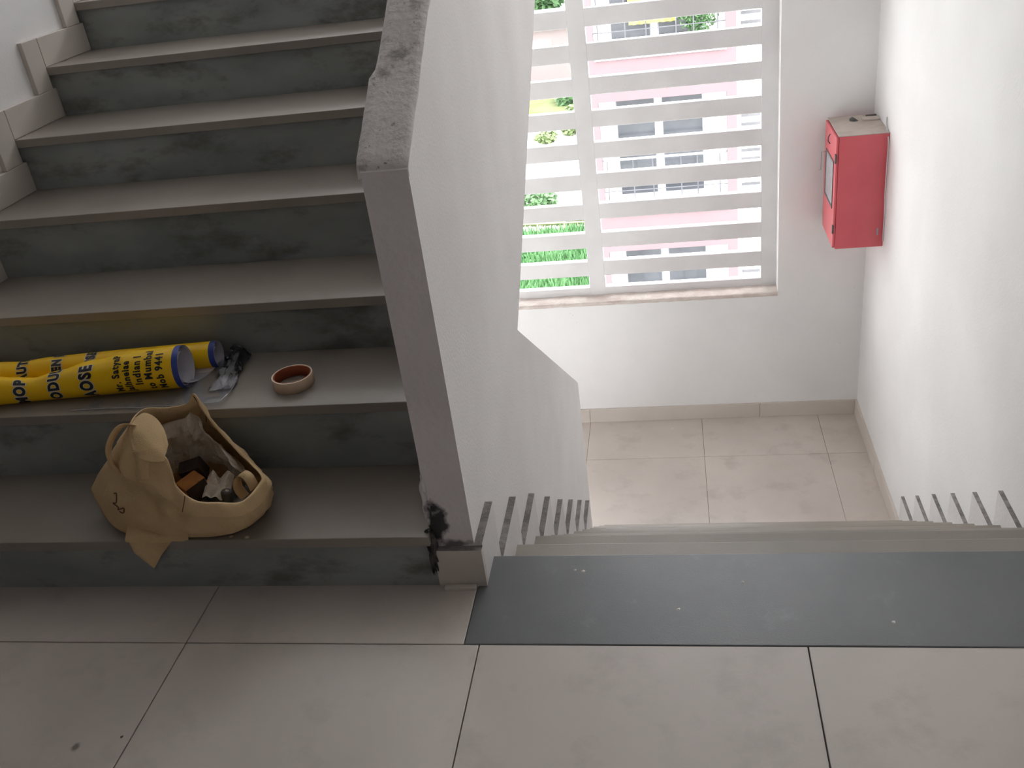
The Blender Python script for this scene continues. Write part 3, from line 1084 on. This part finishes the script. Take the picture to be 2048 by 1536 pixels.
patch('lawn', -16, -1.6, 19, 29.2, 'grass', .12, 'green lawn below the window in front of the pale yard', 'lawn', 'stuff')
patch('field', -30, -2, 44.5, 51.2, 'field', .18, 'yellow green field in front of the pale pink low house', 'field', 'stuff')
bm = bmesh.new(); abox(bm, -30, 12, 29.6, 44.4, GZ - .06, GZ)
build('yard', bm, M['paving'])['kind'] = 'structure'


def grass_blades(name, x0, x1, y0, y1, n, h, mm, label, cat):
    bm = bmesh.new()
    for _ in range(n):
        x, y = random.uniform(x0, x1), random.uniform(y0, y1)
        a = random.random() * math.pi; hh = h * random.uniform(.5, 1.2); wd = .05
        dx, dy = math.cos(a) * wd, math.sin(a) * wd
        bm.faces.new((bm.verts.new((x - dx, y - dy, GZ - .02)), bm.verts.new((x + dx, y + dy, GZ - .02)),
                      bm.verts.new((x + random.uniform(-.12, .12), y + random.uniform(-.12, .12), GZ + hh))))
    tag(build(name, bm, M[mm], None), label, cat, None, 'stuff')


grass_blades('tall_grass', -8, -1.8, 23, 29.0, 9000, .30, 'grass', 'tufts of longer green grass on the lawn', 'grass')


def bush(name, c, rad, n, size, mm, label, grp=None, trunk=True):
    t = thing(name, (c[0], c[1], GZ), label, 'tree' if trunk and rad[2] > 1 else 'bush', grp)
    bm = bmesh.new()
    for _ in range(n):
        d = Vector((random.gauss(0, 1), random.gauss(0, 1), random.gauss(0, 1))).normalized()
        rr = random.uniform(.45, 1.0) ** .6
        k = 1 + .35 * noise.noise(d * 2 + Vector(c))
        p = Vector((c[0] + d.x * rad[0] * rr * k, c[1] + d.y * rad[1] * rr * k, c[2] + d.z * rad[2] * rr * k))
        if p.z < GZ + .03: p.z = GZ + random.uniform(.03, .2)
        a = Vector((random.uniform(-1, 1), random.uniform(-1, 1), random.uniform(-.6, .6))).normalized()
        b = a.orthogonal().normalized()
        s = size * random.uniform(.6, 1.3)
        bm.faces.new([bm.verts.new(p + q) for q in (a * s, b * s * .55, -a * s, -b * s * .55)])
    f = build('foliage', bm, M[mm], t); f['kind'] = 'stuff'
    bm = bmesh.new()
    tube(bm, [(c[0], c[1], GZ - .05), (c[0] + .05, c[1], (GZ + c[2]) / 2), (c[0], c[1] + .05, c[2])], [.06 + rad[2] * .05, .05 + rad[2] * .03, .03], 8)
    build('trunk', bm, M['bark'], t, smooth=True)
    return t


bush('bush', (-4.35, 31.2, GZ + .45), (.75, .7, .55), 900, .11, 'leaf', 'round green bush at the edge of the yard behind the pipe fence')
bush('bush', (-3.75, 41.4, GZ + .55), (.85, .8, .6), 900, .12, 'leaf2', 'pale yellow green bush standing alone on the far yard')
bush('bush', (-4.95, 40.2, GZ + .22), (.5, .5, .25), 400, .10, 'leaf2', 'low clipped green bush on the far yard')
bush('bush', (-4.2, 47.0, GZ + .5), (1.0, 1.0, .7), 900, .14, 'leaf', 'dark green bush growing in the yellow green field')
for (x, y, r, lab) in ((-11.6, 64, 1.9, 'leafy green tree rising over the outer end of the pale pink low house'),
                       (-7.6, 65, 1.7, 'tall leafy green tree between two others behind the pale pink low house'),
                       (-3.4, 64, 1.9, 'leafy green tree behind the end of the low house nearest the apartment block')):
    bush('tree', (x, y, GZ + 3.8), (r, r, 2.4), 2600, .26, 'leaf', lab, 'trees behind the low house')
# hedge of reeds and the pipe fence along the lawn
fe = thing('fence', (-4, 29.4, GZ), 'low fence of two pale yellow pipes along the far edge of the lawn', 'fence')
for zz in (.17, .34):
    bm = bmesh.new(); tube(bm, [(-9, 29.9, GZ + zz), (-1.2, 29.1, GZ + zz + .04)], .028, 8)
    build('rail', bm, M['pipe'], fe, smooth=True)
for k in range(9):
    x = -8.8 + k * .93
    y = 29.9 - .8 * (x + 9) / 7.8
    box('post', x - .025, x + .025, y - .03, y + .03, GZ - .05, GZ + .40, M['pipe'], fe)
bm = bmesh.new()
for _ in range(1500):
    x = random.uniform(-9, -1.2); y = 30.1 - .8 * (x + 9) / 7.8 + random.uniform(0, .5)
    h = random.uniform(.3, .75)
    bm.faces.new((bm.verts.new((x - .02, y, GZ)), bm.verts.new((x + .02, y, GZ)), bm.verts.new((x + random.uniform(-.08, .08), y, GZ + h))))
tag(build('reeds', bm, M['leaf2'], None), 'strip of upright reeds growing behind the pipe fence', 'reeds', None, 'stuff')

# low pale pink house far off
lh = thing('low_house', (-7, 54, GZ), 'low pale pink house beyond the field with a flat roof', 'building')
box('wall', -13, -1.8, 51.6, 57, GZ - .05, GZ + 2.95, M['bpale'], lh)
box('roof', -13.3, -1.5, 51.3, 57.3, GZ + 2.95, GZ + 3.1, M['bwhite'], lh)
box('plinth', -13.05, -1.75, 51.5, 51.6, GZ + 1.55, GZ + 1.75, M['reflected_yellow'], lh)
for x in (-11.4, -8.9, -6.6, -4.4):
    f = box('window', x - .02, x + 1.02, 51.55, 51.62, GZ + 1.95, GZ + 2.35, M['bwhite'], lh)
    box('pane', x + .04, x + .96, 51.53, 51.56, GZ + 2.0, GZ + 2.3, M['bframe'], f)

# apartment building opposite
FY = 18.0
ab = thing('apartment_building', (1.5, FY, GZ), 'white apartment block with pink bands and recessed balconies seen through the grille', 'building')
CLo, CLi, CRi, CRo, RX = -1.20, -.97, 1.55, 1.74, 5.0
FH = 3.185
bands = [(-2.46 + FH * k, -3.27 + FH * k) for k in (1, 0, -1, -2)]      # (top, bottom) of each pink band
BY = FY + 1.0
box('block', CLo + .02, RX, BY + .12, FY + 9, GZ - .05, 3.0, M['bwhite'], ab)
box('pier', CRo, RX, FY + .03, BY + .12, GZ - .05, 3.0, M['bwhite'], ab)
for xa, xb in ((CLo, CLi), (CRi, CRo)):
    box('pink_column', xa, xb, FY, FY + .16, GZ - .05, 3.0, M['bpink'], ab)
    box('balcony_side_wall', xa, xb, FY + .16, BY + .12, GZ - .05, 3.0, M['bwhite'], ab)
for (t, b) in bands:
    o = box('pink_band', CLi, CRi, FY, FY + .16, b, t, M['bpink'], ab)
    box('coping', CLi - .0, CRi + .0, FY - .05, FY + .2, t, t + .07, M['bwhite'], o)
    box('balcony_slab', CLi, CRi, FY + .16, BY, t - .2, t - .04, M['bwhite'], ab)
    # balcony window: frame and two dark panes, pale post between
    wz0, wz1 = t + .05, t + 2.32
    f = box('window', -.72, 1.19, BY + .06, BY + .119, wz0, wz1, M['bframe'], ab)
    for xa, xb in ((-.66, .11), (.29, 1.10)):
        box('pane', xa, xb, BY + .045, BY + .062, wz0 + .06, wz1 - .06, M['bglass'], f)
    box('mullion', .13, .26, BY + .03, BY + .062, wz0, wz1, M['bwhite'], f)
    # balcony railing
    rl = thing('railing', (0, FY + .08, t)) if False else None
    bm = bmesh.new()
    tube(bm, [(CLi, FY + .08, t + 1.17), (CRi, FY + .08, t + 1.17)], .026, 8)
    r0 = build('hand_rail', bm, M['bframe'], ab, smooth=True)
    for zz in (.22, .50, .78):
        bm = bmesh.new(); tube(bm, [(CLi, FY + .08, t + zz), (CRi, FY + .08, t + zz)], .010, 6)
        build('rail_bar', bm, M['brail'], r0)
    for x in (-.88, -.35, .05, .62, .95, 1.40):
        bm = bmesh.new(); tube(bm, [(x, FY + .08, t + .07), (x, FY + .08, t + 1.17)], .012, 6)
        build('baluster', bm, M['brail'], r0)
# louvred bathroom openings on the white pier
for k in range(66):
    z = -9.4 + k * .175
    if any(b - .25 < z < t + .12 for t, b in bands): continue
    box('louvre', 1.82, 2.34, FY + .015, FY + .045, z, z + .06, M['blouvre'], ab)
# reflections in the top balcony glass, built as a yellow sheet and leaves
tb = bands[1][0]
bm = bmesh.new()
grid(bm, 40, 4, lambda u, v: (-.30 + u * .92, BY - .12 + .03 * math.sin(u * 40), tb + .46 + v * 1.5))
tag(build('reflected_yellow', bm, M['reflected_yellow'], None, smooth=True, origin=(0, BY - .12, tb)), 'yellow sheet standing in for houses reflected in the balcony glass opposite', 'reflected_yellow')
pt = thing('balcony_tree_reflection', (1.05, FY + .45, tb), 'green leaves standing in for trees reflected in the balcony glass opposite', 'reflected_leaves')
bm = bmesh.new()
tube(bm, [(1.05, FY + .45, tb - .04), (1.05, FY + .45, tb + .24)], [.10, .14], 14)
build('added_pot', bm, M['bark'], pt, smooth=True)
bm = bmesh.new()
for _ in range(700):
    d = Vector((random.gauss(0, 1), random.gauss(0, 1), random.gauss(0, 1))).normalized() * random.uniform(.4, 1)
    p = Vector((1.05 + d.x * .42, FY + .5 + d.y * .26, tb + .62 + d.z * .42))
    a = Vector((random.uniform(-1, 1), random.uniform(-1, 1), random.uniform(-1, 1))).normalized(); b = a.orthogonal().normalized(); s = random.uniform(.03, .06)
    bm.faces.new([bm.verts.new(p + q) for q in (a * s, b * s * .5, -a * s, -b * s * .5)])
build('foliage', bm, M['leaf'], pt)['kind'] = 'stuff'
